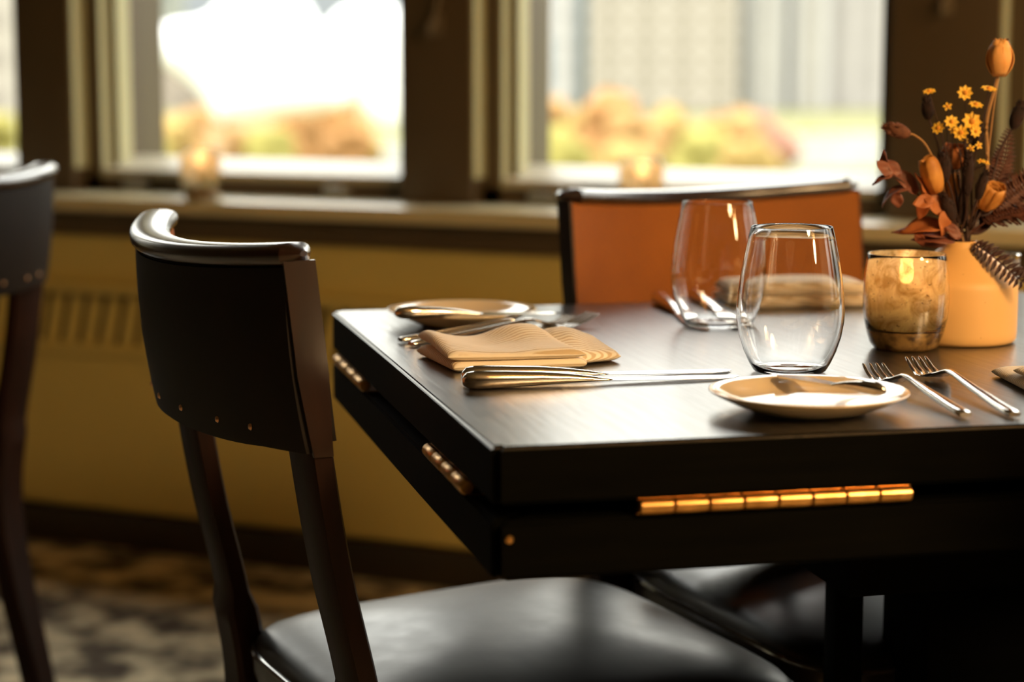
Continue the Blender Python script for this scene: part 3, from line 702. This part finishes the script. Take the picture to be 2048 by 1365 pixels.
# tulip-like dried poppy
r = froot('dried_tulip', 'tall peach dried tulip head standing above all the other flowers', 'flower')
b0, b1 = base(1)
stem(r, [b0, b1, S(1935,400), S(1942,330), S(1938,250), S(1950,190), S(1958,157)], .0016, M_STT)
stem(r, [S(1942,330), S(1948,270,.003), S(1953,215,.003), S(1960,160,.002)], .0008, M_STT, 'leaf_stalk')
c = S(1960,127); bb = nb()
for k in range(6):
    a = k*PI/3+.3; ax = Vector((math.cos(a), math.sin(a), 0)); sd_ = Vector((-ax.y, ax.x, 0)); inner = k % 2
    G = []
    for j in range(9):
        t = j/8; rad = (.0128-.002*inner)*math.sin(PI*(.08+.80*t))**.7; z = -.0155+.031*t+(.002 if inner else 0); wd = .0095*math.sin(PI*(.10+.82*t))**.6
        G.append([bb.verts.new(c+ax*(rad*math.cos(s*.75))+sd_*(wd*s)+Vector((0,0,z))+Vector((0,0,.002*(1-abs(s))*(t>.8)))) for s in (-1,-.5,0,.5,1)])
    for j in range(8):
        for i in range(4): bb.faces.new((G[j][i],G[j][i+1],G[j+1][i+1],G[j+1][i]))
po = fin(bb, 'petals', M_TUL, r, angle=180); md = po.modifiers.new('thick', 'SOLIDIFY'); md.thickness = .0008
bb = nb()
for k in range(7):
    a = k*.9; p = c+Vector((.004*math.cos(a), .004*math.sin(a), .013)); tube(bb, [p, p+Vector((.003*math.cos(a), .003*math.sin(a), .006))], .0005, 5)
fin(bb, 'stamens', M_BRN, r)
# grass heads (bunny tails)
def head(bm, c, ax, ln, rd, hairs=90, seed=0, hl=.004):
    ax = ax.normalized(); s = ax.cross(Vector((0,1,.01))).normalized(); t = s.cross(ax); rnd = random.Random(seed)
    rings = []
    for j in range(13):
        f = j/12; rr_ = rd*(math.sin(PI*(.06+.9*f))**.65)*(1-.25*f)
        rings.append([c+ax*(ln*(f-.5))+(s*math.cos(2*PI*k/12)+t*math.sin(2*PI*k/12))*rr_*(1+.12*rnd.random()) for k in range(12)])
    loft(bm, rings)
    for i in range(hairs):
        f = rnd.random(); a = rnd.random()*2*PI; rr_ = rd*(math.sin(PI*(.06+.9*f))**.65)*(1-.25*f)
        o = (s*math.cos(a)+t*math.sin(a)); p = c+ax*(ln*(f-.5))+o*rr_*.9
        q_ = p+(o*.35+ax*.9).normalized()*hl*(.5+rnd.random()*.7); w_ = o.cross(ax)*.0006
        v = [bm.verts.new(p-w_-o*.0003), bm.verts.new(p+w_-o*.0003), bm.verts.new(q_), bm.verts.new(p+o*.0010)]
        bm.faces.new((v[0],v[1],v[2])); bm.faces.new((v[1],v[3],v[2])); bm.faces.new((v[3],v[0],v[2]))
GG = 'dried grass heads in the vase'
def grass(label, c, ax, ln, rd, pts, m, k, sm=None, hairs=90, hl=.004):
    r = froot('dried_grass_head', label, 'dried grass', GG); b0, b1 = base(k)
    stem(r, [b0, b1]+pts+[c-ax.normalized()*ln*.45], .0010, sm or M_STD)
    bb = nb(); head(bb, c, ax, ln, rd, hairs, k, hl); fin(bb, 'seed_head', m, r, angle=40)
grass('brown spiky seed head drooping to the left against the bright window', S(1757,262,-.012), Vector((-1,0,.35)), .025, .0072, [S(1868,420,-.004), S(1842,345,-.01), S(1815,292,-.012), S(1792,272,-.012)], M_BRN, 2, M_STT, 130, .005)
grass('dark seed head right under the leftmost yellow flower', S(1826,222,.01), Vector((-.1,0,1)), .022, .0062, [S(1872,400,.005), S(1850,300,.01)], M_BUN, 3)
grass('dark reddish seed head leaning out at the far right of the bouquet', S(2008,238,.02), Vector((.35,0,1)), .028, .0072, [S(1940,420,.01), S(1975,310,.02)], M_BUN, 4)
grass('dark seed head beside the tan tulip stalk', S(1921,276,.0), Vector((.12,0,1)), .028, .0062, [S(1905,400), S(1915,330)], M_BUN, 5)
grass('fat dark seed head between the two orange dried roses', S(1849,332,-.015), Vector((-.15,0,1)), .027, .0070, [S(1880,430,-.01), S(1862,370,-.014)], M_BUN, 6)
grass('slender dark seed head in the very centre of the bouquet', S(1897,345,-.018), Vector((.02,0,1)), .040, .0052, [S(1897,430,-.012), S(1897,390,-.016)], M_BUN, 7)
grass('dark seed head left of the ruffled orange flower', S(1925,368,-.016), Vector((.25,0,1)), .028, .0056, [S(1906,440,-.012)], M_BUN, 8)
grass('dark seed head low among the red leaves', S(1858,412,-.020), Vector((-.4,0,1)), .026, .0066, [S(1882,455,-.012)], M_BUN, 9)
# yellow daisies on three sprigs
def daisy(bm, c, nrm, r_, n=8):
    nrm = nrm.normalized(); s = nrm.cross(Vector((.1,.2,1))).normalized(); t = s.cross(nrm)
    for k in range(n):
        a = 2*PI*k/n; d = s*math.cos(a)+t*math.sin(a); e_ = -s*math.sin(a)+t*math.cos(a)
        P0 = [c+d*r_*.2-e_*r_*.12, c+d*r_*.65-e_*r_*.27+nrm*r_*.12, c+d*r_*1.0+nrm*r_*.05, c+d*r_*.65+e_*r_*.27+nrm*r_*.12, c+d*r_*.2+e_*r_*.12]
        up = [bm.verts.new(p+nrm*.0004) for p in P0]; dn = [bm.verts.new(p-nrm*.0004) for p in P0]
        bm.faces.new(up); bm.faces.new(dn[::-1])
        for i in range(5): bm.faces.new((up[i],dn[i],dn[(i+1)%5],up[(i+1)%5]))
D = [((1818,187),13,(-.2,-.4,1)),((1890,190),16,(-.1,-1,.25)),((1932,181),16,(.1,-.35,1)),((1910,213),15,(.1,-.5,1)),((1857,217),10,(-.3,-1,.6)),((1861,245),15,(-.1,-1,.5)),((1838,258),14,(-.6,-.8,.5)),((1905,246),21,(.1,-1,.35)),((1880,266),16,(-.3,-1,.2)),((1911,264),13,(.3,-1,0)),((1893,283),7,(0,-1,.3)),((1901,297),9,(-.2,-1,.3)),((1918,292),9,(.4,-1,.3)),((1868,262),9,(0,-1,0)),((1921,322),8,(-.2,-.6,1)),((1934,326),8,(.3,-.6,1))]
sprigs = [('spray of yellow daisies whose topmost bloom is the leftmost yellow flower', [0,4,6,13], S(1868,330,-.006), 11),
          ('spray of yellow daisies with the biggest blooms in the centre top of the bouquet', [1,5,7,8,9,3], S(1893,320,-.008), 12),
          ('spray of small yellow daisies beside the tulip stalk with buds lower down', [2,10,11,12,14,15], S(1908,345,-.006), 13)]
for lab, ids, fork_, k in sprigs:
    r = froot('daisy_spray', lab, 'flower', 'yellow daisy sprays'); b0, b1 = base(k)
    stem(r, [b0, b1, fork_*.5+b1*.5+Vector((.001,0,0)), fork_], .0010)
    bb = nb()
    for i in ids:
        c = S(*D[i][0], -.012+.005*math.sin(i*2.1)); n_ = Vector(D[i][2]).normalized(); tube(bb, smooth_path([fork_, (fork_+c)*.5+Vector((.002*math.sin(i),.002,0)), c-n_*.002], 5), .0005, 5)
    fin(bb, 'twigs', M_STD, r)
    for i in ids:
        c = S(*D[i][0], -.012+.005*math.sin(i*2.1)); bb = nb(); n_ = Vector(D[i][2]).normalized(); rad = D[i][1]*PX; daisy(bb, c, n_, rad, 8 if rad > .005 else 5)
        f_ = fin(bb, 'bloom', M_YEL, r, smooth=False); bb = nb(); bmesh.ops.create_uvsphere(bb, u_segments=10, v_segments=6, radius=rad*.30, matrix=Matrix.Translation(c+n_*rad*.08)); fin(bb, 'disc', M_YC, f_)
# leaves: curled petals on branches
def leafm(bm, p, d, nrm, ln, wd, curl=.3, fold=.25):
    d = d.normalized(); s = d.cross(nrm).normalized(); n_ = s.cross(d).normalized(); G = []
    for j in range(11):
        t = j/10; w_ = wd*math.sin(PI*min(1,.04+.96*t)**.8)**.8 if t < 1 else 0
        K_ = curl*1.6; ang = K_*t; pos = p+d*(ln*math.sin(ang)/K_)-n_*((1-math.cos(ang))*ln/K_)
        G.append([bm.verts.new(pos+s*(w_*q)+n_*(abs(q)**1.5*fold*w_+.0008*math.sin(9*t+3*q))) for q in (-1,-.66,-.33,0,.33,.66,1)])
    for j in range(10):
        for i in range(6): bm.faces.new((G[j][i],G[j][i+1],G[j+1][i+1],G[j+1][i]))
def solid(o, t=.0006):
    m_ = o.modifiers.new('thick', 'SOLIDIFY'); m_.thickness = t; return o
def branch(label, pts, leaves, m, k, group='dried leaf branches', sm=None):
    r = froot('dried_leaf_branch', label, 'dried leaves', group); b0, b1 = base(k)
    stem(r, [b0, b1]+pts, .0011, sm or M_STD)
    for (px, py, dy, dx, dz, ln, wd, nx, ny, nz, cu) in leaves:
        bb = nb(); leafm(bb, S(px,py,dy), Vector((dx, .1, dz)), Vector((nx,ny,nz)), ln*PX, wd*PX, cu); solid(fin(bb, 'leaf', m, r, angle=180))
branch('reddish curled leaves reaching furthest to the left in front of the window', [S(1860,440,-.005), S(1815,400,-.01), S(1765,360,-.012), S(1735,345,-.012)],
   [(1765,352,-.012,-.55,.85,52,13,.5,-1,.3,.5),(1750,350,-.014,-.9,.5,48,14,0,-1,.6,-.5),(1740,345,-.010,-.3,1,46,11,-.8,-.7,.2,.3),(1745,352,-.018,-1,-.15,40,10,0,-.4,1,.4),
    (1800,385,-.012,-.75,.9,75,19,.7,-1,.2,.35),(1785,375,-.016,-1,.1,78,14,-.2,-.5,1,1.0),(1815,400,-.012,-.3,1,62,13,1,-.5,.2,-.3),(1760,385,-.01,.15,-1,34,12,-.3,-1,0,.3)], M_LEAF, 14)
branch('orange-red broad leaves in the lower left of the bouquet', [S(1870,445,-.008), S(1840,420,-.016), S(1812,395,-.020)],
   [(1850,450,-.020,-1,.05,85,26,0,-.6,1,.3),(1818,392,-.022,-.5,-1,50,13,-.5,-1,.1,.3),(1812,385,-.020,-.25,1,46,11,.9,-.6,0,.3),(1845,425,-.022,-.55,.9,70,22,.6,-1,.3,.2),
    (1842,420,-.026,.35,-.95,60,16,.6,-1,.2,.4),(1826,395,-.026,-.6,-.2,44,14,0,-1,.4,-.4)], M_ORL, 15)
branch('drooping brown leaves low over the rim of the votive', [S(1885,470,-.012), S(1862,474,-.020)],
   [(1872,478,-.022,-1,.25,85,20,0,-.7,1,.35),(1860,468,-.018,-1,.22,110,19,.1,-.6,1,.25),(1800,455,-.018,.3,-1,40,10,-.5,-1,0,.2),(1868,480,-.006,-.9,.05,60,18,0,-1,.6,.4),(1880,474,-.024,-.6,.8,48,12,.3,-1,.2,.3)], M_LEAF, 16)
branch('dark leaves filling the middle of the bouquet just above the vase', [S(1905,460,-.004), S(1925,420,-.004)],
   [(1908,465,.004,.9,.55,70,20,-.4,-1,.4,.2),(1895,455,.006,-.2,1,75,16,.2,-1,.1,.2),(1880,440,.010,-.3,1,60,18,.3,-1,.1,.2),(1925,430,.004,.7,.5,50,16,-.3,-1,.4,.3)], M_FRN, 17)
# dried rose buds
def rose(label, c, ax, rd, ht, m, k, pts):
    r = froot('dried_rose', label, 'flower', 'orange dried roses'); b0, b1 = base(k); ax = ax.normalized()
    stem(r, [b0, b1]+pts+[c-ax*ht*.5], .0011)
    bb = nb(); q_ = ax.to_track_quat('Z','Y').to_matrix(); rnd = random.Random(k)
    for k2 in range(9):
        a0 = k2*2.4; f = 1-.055*k2; G = []
        for j in range(7):
            t = j/6; row = []
            for i in range(7):
                s_ = -1+i/3; a = a0+s_*.85; rad = rd*f*(.35+.65*math.sin(PI*(.12+.62*t)))*(1+.06*rnd.random()); z = ht*(-.5+t*(1.0-.10*s_*s_)*(1-.02*k2))+.04*ht*rnd.random()*(t>.8)
                row.append(bb.verts.new(c+q_@Vector((rad*math.cos(a), rad*math.sin(a), z))))
            G.append(row)
        for j in range(6):
            for i in range(6): bb.faces.new((G[j][i],G[j][i+1],G[j+1][i+1],G[j+1][i]))
    solid(fin(bb, 'petals', m, r, angle=180), .0005)
rose('long orange dried rose bud leaning left in the upper left of the bouquet', S(1824,348,-.018), Vector((-.35,-.1,1)), .0105, .034, M_ORF, 21, [S(1868,440,-.012), S(1840,385,-.017)])
rose('open peach coloured dried rose right below the yellow daisies', S(1879,316,.006), Vector((.0,-.3,1)), .0120, .022, M_ORL, 22, [S(1887,420,.004)])
rose('narrow orange dried rose behind the dark stems in the centre', S(1877,378,.008), Vector((0,-.1,1)), .0075, .030, M_ORF, 23, [S(1885,440,.006)])
rose('ruffled orange dried rose at the right of the bouquet', S(1944,392,-.010), Vector((.45,-.5,1)), .0125, .026, M_ORF, 24, [S(1915,450,-.008)])
# bare stems bundle
for k, (px, py) in enumerate(((1880,300),(1893,270),(1908,300),(1886,350),(1902,380),(1888,330))):
    o = froot('dried_twig', 'thin bare dark twig in the bundle rising from the vase neck', 'twig', 'bare twigs in the vase')
    b0, b1 = base(k+30); stem(o, name='twig_stalk', pts=[b0, b1, S((px+1895)/2+3, (py+485)/2, -.012+.004*k), S(px, py, -.014+.005*k)], r=.0013 if k % 2 else .0009)
# ferns
def fern(label, pts, ln, m, k, curve_seed=0, n=22, nrm=(0,-1,.2), bounce=0, from_vase=True):
    r = froot('fern_frond', label, 'fern', 'dried fern fronds'); P_ = smooth_path([Vector(p) for p in pts], 8)
    if from_vase: b0, b1 = base(k); P_ = smooth_path([b0, b1]+[Vector(p) for p in pts], 8)
    bb = nb(); tube(bb, P_, lambda t: .0009*(1-.6*t), 5); fin(bb, 'stalk', m, r)
    st_ = int(len(P_)*(.0 if not from_vase else .42)); Q = P_[st_:]
    bb = nb(); N_ = n
    for i in range(N_):
        t = (i+.5)/N_; f = t*(len(Q)-1); a = int(f); p = Q[a].lerp(Q[min(a+1,len(Q)-1)], f-a); d = (Q[min(a+1,len(Q)-1)]-Q[max(a-1,0)]).normalized()
        nn = Vector(nrm).normalized(); s = d.cross(nn).normalized(); l = ln*(math.sin(PI*(.12+.84*t)**.85)**.8)
        for sgn in (-1,1):
            dirn = (s*sgn+d*.40+nn*.10*math.sin(i*1.7)).normalized(); w_ = min(l*.17, .0022)
            leafm(bb, p, dirn, nn, l, w_, .12, .15)
    solid(fin(bb, 'leaflets', m, r, angle=180), .0003)
fern('small maroon fern sprig hanging over the shoulder of the vase', [S(1912,484,-.018), S(1935,500,-.030), S(1965,527,-.044), S(1990,550,-.054), S(2016,569,-.056)], .0135, M_FRN, 41, n=15, nrm=(.12,-1,.25), from_vase=False)
fern('rust coloured fern frond spreading right, the lowest one', [S(1935,450,.0), S(1985,430,.005), S(2045,425,.01), S(2110,440,.01)], .020, M_FRO, 42, n=26, nrm=(0,-.5,1))
fern('rust coloured fern frond rising steeply beside the window pier', [S(1930,440,.02), S(1965,385,.03), S(1990,330,.035), S(2000,270,.04)], .014, M_FRO, 43, n=24)
fern('rust coloured fern frond reaching to the upper right past the picture edge', [S(1935,450,.008), S(1985,405,.015), S(2035,370,.02), S(2100,330,.02)], .018, M_FRO, 44, n=26, nrm=(.2,-1,.5))

# ================================================================== LAMPS OF THE ROOM (hang behind and to the right of the viewer)
AMBER = mat('amber_glass_rod', (.9,.6,.25), .3, emis=(1,.50,.15), es=16)
def chandelier(x, y, z, energy, label, seed):
    r = root('chandelier', label, 'lamp', V(x, y, z), 0, 'amber rod chandeliers'); rnd = random.Random(seed)
    b = nb(); lathe(b, [(0,.50),(.40,.50),(.40,.53),(0,.53)], 40); fin(b, 'canopy_ring', BRASS, r)
    b = nb(); tube(b, [(0,0,.52),(0,0,2.6-z)], .01, 8); fin(b, 'rod_hanger', BRASS, r)
    for k in range(24):
        a = k*2.4; q_ = .36*math.sqrt((k+.5)/24); h_ = .12+.16*rnd.random(); z_ = -.10+.28*rnd.random()
        b = nb(); tube(b, [(q_*math.cos(a), q_*math.sin(a), z_), (q_*math.cos(a), q_*math.sin(a), z_+h_)], .011, 8); g_ = fin(b, 'glass_rod', AMBER, r)
        b = nb(); tube(b, [(q_*math.cos(a), q_*math.sin(a), z_+h_), (q_*math.cos(a), q_*math.sin(a), .50)], .0015, 5); fin(b, 'rod_wire', BRASS, g_)
    ld = bpy.data.lights.new('chandelier_light', 'POINT'); ld.energy = energy; ld.color = (1,.68,.34); ld.shadow_soft_size = .20
    lo = bpy.data.objects.new('chandelier_light', ld); COL.objects.link(lo); lo.parent = r; lo.location = (0,0,-.16)
chandelier(1.45, .25, 1.95, 85, 'amber rod chandelier behind the viewer, nearest to the table', 1)
chandelier(3.0, -.4, 1.95, 85, 'amber rod chandelier further right behind the viewer', 2)

# ================================================================== OUTSIDE
GZ = -6.0
def O(px, dist, z=0.0):           # a direction seen from the dining room, at a distance
    a = math.atan((px-1024)/4024.3); return V(dist*math.tan(a), dist, z)
def zat(py, dist): return CAMZ-(py-126)/4024.3*dist
GRASS = noisy(mat('park_lawn', (.3,.3,.08), .9), (.10,.11,.03), (.18,.16,.06), .3, 5)
b = nb(); box(b, -900, 700, 10, 1200, GZ-.5, GZ); struct(fin(b, 'ground', GRASS))
WHT = noisy(mat('white_shell', (.8,.8,.78), .5), (.78,.78,.76), (.83,.83,.81), .3, 3)
def shell_roof(label, outline, dist, th, name='canopy_shell'):
    pts = [O(px, dist, zat(py, dist)) for px, py in outline]; n = len(pts)
    c = sum(pts, Vector())/n; fw = (c-Vector((0,0,CAMZ))); fw.z = 0; fw.normalize(); b = nb(); rings = []
    for k, off in ((0.02,-1),(.35,-.94),(.6,-.8),(.8,-.58),(.94,-.3),(1,0),(.94,.3),(.8,.58),(.6,.8),(.35,.94),(.02,1)):
        rings.append([c+(p-c)*k+fw*off*th for p in pts])
    loft(b, rings); return tag(fin(b, name, WHT, None, angle=180), label, 'building')
sr = smooth_path([Vector((x,y,0)) for x,y in [(300,92),(322,62),(352,46),(400,40),(432,24),(470,-20),(520,-60),(580,-50),(640,45),(676,100),(702,160),(700,205),(650,222),(560,232),(480,244),(440,240),(424,212),(392,172),(352,140),(318,116)]], 3)
shell_roof('huge white curved shell roof with a pointed left tip, filling the left window', [(p.x, p.y) for p in sr], 90, .9)
sr = smooth_path([Vector((x,y,0)) for x,y in [(650,60),(690,20),(740,8),(800,20),(860,60),(880,150),(850,240),(790,262),(745,235),(715,170),(690,100)]], 3)
shell_roof('smaller white curved shell roof further back at the right side of the left window', [(p.x, p.y) for p in sr], 130, 1.2)
mp = boxo('canopy_post', -.35, .35, -.35, .35, GZ, zat(244, 90), mat('post_tan', (.45,.28,.14), .7)); mp.location = O(440, 90, 0); tag(mp, 'tan mast carrying the big white shell roof at its lower left', 'post')
def building(label, px0, px1, py_top, dist, wallc, winc, floors=3.2, bay=3.0, win=(.62,.55), depth=14, ribs=False, name='tower_block'):
    p0, p1 = O(px0, dist), O(px1, dist); d = (p1-p0); wdt = d.length; ang = math.atan2(d.y, d.x)
    top_ = zat(py_top, dist); r = root(name, label, 'building', (p0.x, p0.y, GZ), ang)
    H = top_-GZ; wallc = tuple(c*ALB for c in wallc); winc = tuple(c*ALB for c in winc); m1 = noisy(mat('facade', wallc, .7), tuple(c*.95 for c in wallc), wallc, .2, 3); m2 = noisy(mat('facade_glass', winc, .35), tuple(c*.85 for c in winc), winc, .3, 2)
    boxo('walls', 0, wdt, 0, depth, 0, H, m1, r)
    b = nb(); nb_ = max(1, int(wdt/bay)); bw = wdt/nb_; nf_ = int(H/floors)
    if ribs:
        for i in range(nb_): box(b, bw*(i+.25), bw*(i+.75), -.12, .02, 0, H-1)
    else:
        for j in range(nf_):
            for i in range(nb_): box(b, bw*(i+.5-win[0]/2), bw*(i+.5+win[0]/2), -.12, .02, floors*(j+.5-win[1]/2), floors*(j+.5+win[1]/2))
    fin(b, 'windows', m2, r, smooth=False)
    boxo('parapet', -.2, wdt+.2, -.2, depth, H, H+1, m1, r); return r
CR = (.80,.72,.60); ALB = .42
building('grey-green office block at the upper left of the left window', 225, 352, -260, 330, (.50,.52,.44), (.30,.33,.30), 5, 5)
building('low beige block behind the left tip of the white shell roof', 262, 425, 100, 300, (.62,.52,.42), (.50,.42,.35), 4, 5)
building('pale blue and white glass building at the left side of the skyline window', 985, 1112, -420, 320, (.95,.96,.97), (.46,.64,.76), 14, 12, (.9,.55))
building('slim white tower next to the blue glass building', 1106, 1150, -480, 300, (.95,.93,.90), (.80,.80,.78), 4, 5, (.4,.3))
building('slim light blue glass tower left of the big beige tower', 1148, 1186, -460, 340, (.60,.74,.80), (.50,.66,.74), 4, 4, (.8,.3))
building('big beige tower with horizontal window rows in the middle of the skyline window', 1180, 1472, -520, 290, CR, (.30,.25,.15), 2.9, 4.6, (.80,.30))
building('dark narrow tower in the gap between beige and white towers', 1468, 1502, -300, 350, (.42,.40,.32), (.32,.31,.25), 4, 4)
building('bright white tower right of the beige one', 1500, 1562, -520, 300, (.93,.90,.84), (.86,.82,.74), 4, 7, ribs=True)
building('narrow darker tower between two white towers', 1560, 1582, -260, 345, (.52,.48,.38), (.42,.38,.30), 4, 3)
building('second white ribbed tower', 1580, 1652, -520, 305, (.93,.90,.85), (.80,.75,.66), 4, 6.5, ribs=True)
building('pale pinkish tower with fine vertical ribs at the right side of the skyline window', 1650, 1860, -520, 310, (.86,.80,.74), (.72,.67,.62), 4, 4, ribs=True)
building('pale office block seen through the narrow window strip at the left edge', -160, 40, -100, 260, (.75,.68,.58), (.58,.52,.45), 5, 5)
# low white wall and road band on the right
PALEW = noisy(mat('pale_stone', (.4,.4,.36), .7), (.34,.34,.30), (.42,.42,.37), .4, 3)
gw = boxo('garden_wall', 0, 34, 0, 1, 0, 2.2, PALEW); gw.location = O(1560, 135, GZ); gw.rotation_euler = (0,0,YAW-.05); tag(gw, 'long low white wall beyond the trees at the lower right of the skyline window', 'wall')
g2_ = boxo('garden_wall', 0, 9, 0, 1, 0, 2.2, PALEW); g2_.location = O(735, 120, GZ); g2_.rotation_euler = (0,0,YAW-.05); tag(g2_, 'low white wall at the lower right corner of the left window', 'wall')
# autumn trees
LM = {}; TALB = .38
def leaves_mat(c):
    c = tuple(x*TALB for x in c)
    if c not in LM:
        LM[c] = noisy(mat('foliage', c, .9, spec=.1), tuple(x*.8 for x in c), tuple(min(1, x*1.15) for x in c), 1.2, 4); P(LM[c]).inputs['Subsurface Weight'].default_value = 0
    return LM[c]
BARK = mat('bark', (.16,.10,.06), .9)
def tree(label, px, dist, ytop, wpx, c, seed):
    rnd = random.Random(seed); p = O(px, dist, GZ); top_ = zat(ytop, dist); H = top_-GZ; W_ = wpx/4024.3*dist/2
    r = root('autumn_tree', label, 'tree', p, rnd.random()*6, 'autumn trees in the park')
    b = nb(); tube(b, [(0,0,0),(.1,0,H*.3),(0,.1,H*.6)], lambda t: .22*(1-.5*t), 8); fin(b, 'trunk', BARK, r)
    b = nb()
    for k in range(26):
        a = rnd.random()*2*PI; q_ = math.sqrt(rnd.random()); z = H*(.20+.66*rnd.random()); rr_ = W_*.75*q_*math.sin(PI*min(.95,(.12+.75*z/H)))
        c0 = Vector((rr_*math.cos(a), rr_*math.sin(a), z)); R_ = min(W_*.48, H*.16)*(.8+.5*rnd.random())
        res = bmesh.ops.create_icosphere(b, subdivisions=2, radius=R_, matrix=Matrix.Translation(c0))
        for v in res['verts']: v.co += (v.co-c0)*.35*noise.noise(v.co*1.3+Vector((seed,0,0)))
    fin(b, 'crown', leaves_mat(c), r)
OR, YE, GN, PK, GD = (.80,.42,.16), (.80,.55,.19), (.66,.58,.17), (.80,.42,.30), (.82,.48,.19)
TR = [(-30,130,235,120,GN,'yellow-green tree seen in the strip at the left edge'),(285,85,258,90,GN,'yellow-green autumn tree at the lower left of the left window'),(345,100,240,100,YE,'golden tree left of the mast below the white shell'),
 (405,120,218,90,GD,'amber tree behind the mast of the white shell'),(470,95,250,95,GD,'amber tree right of the mast behind the candle'),(540,90,262,100,GN,'greenish yellow tree below the middle of the white shell'),
 (600,100,232,90,OR,'orange tree under the right half of the white shell'),(668,105,205,90,OR,'tallest orange tree between the two white shells'),(718,115,228,60,YE,'golden tree at the right side of the left window'),
 (1068,100,206,90,GD,'amber tree at the left edge of the skyline window'),(1110,85,262,90,GN,'small green-yellow tree in front of the slim white tower'),(1165,110,222,90,YE,'golden tree below the light blue tower'),
 (1215,105,190,100,OR,'tallest orange tree in front of the beige tower'),(1275,95,225,110,GD,'amber tree in the middle of the skyline window'),(1340,100,228,100,YE,'yellow tree right of the sill candle'),(1400,90,255,95,GN,'green-yellow tree below the right part of the beige tower'),
 (1450,105,226,90,GD,'amber tree below the dark narrow tower'),(1505,110,232,80,PK,'pinkish red tree below the bright white tower'),(1550,125,262,70,PK,'small red tree at the right end of the row'),(1250,75,285,90,YE,'low yellow tree in the front row below the beige tower'),(1500,80,285,90,YE,'low yellow tree in the front row at the right'),
 (1640,150,268,110,GN,'green tree behind the low white wall')]
for k, (px, ds, yt, wp, c, lab) in enumerate(TR): tree(lab, px, ds, yt-9, wp*1.5, c, k+3)
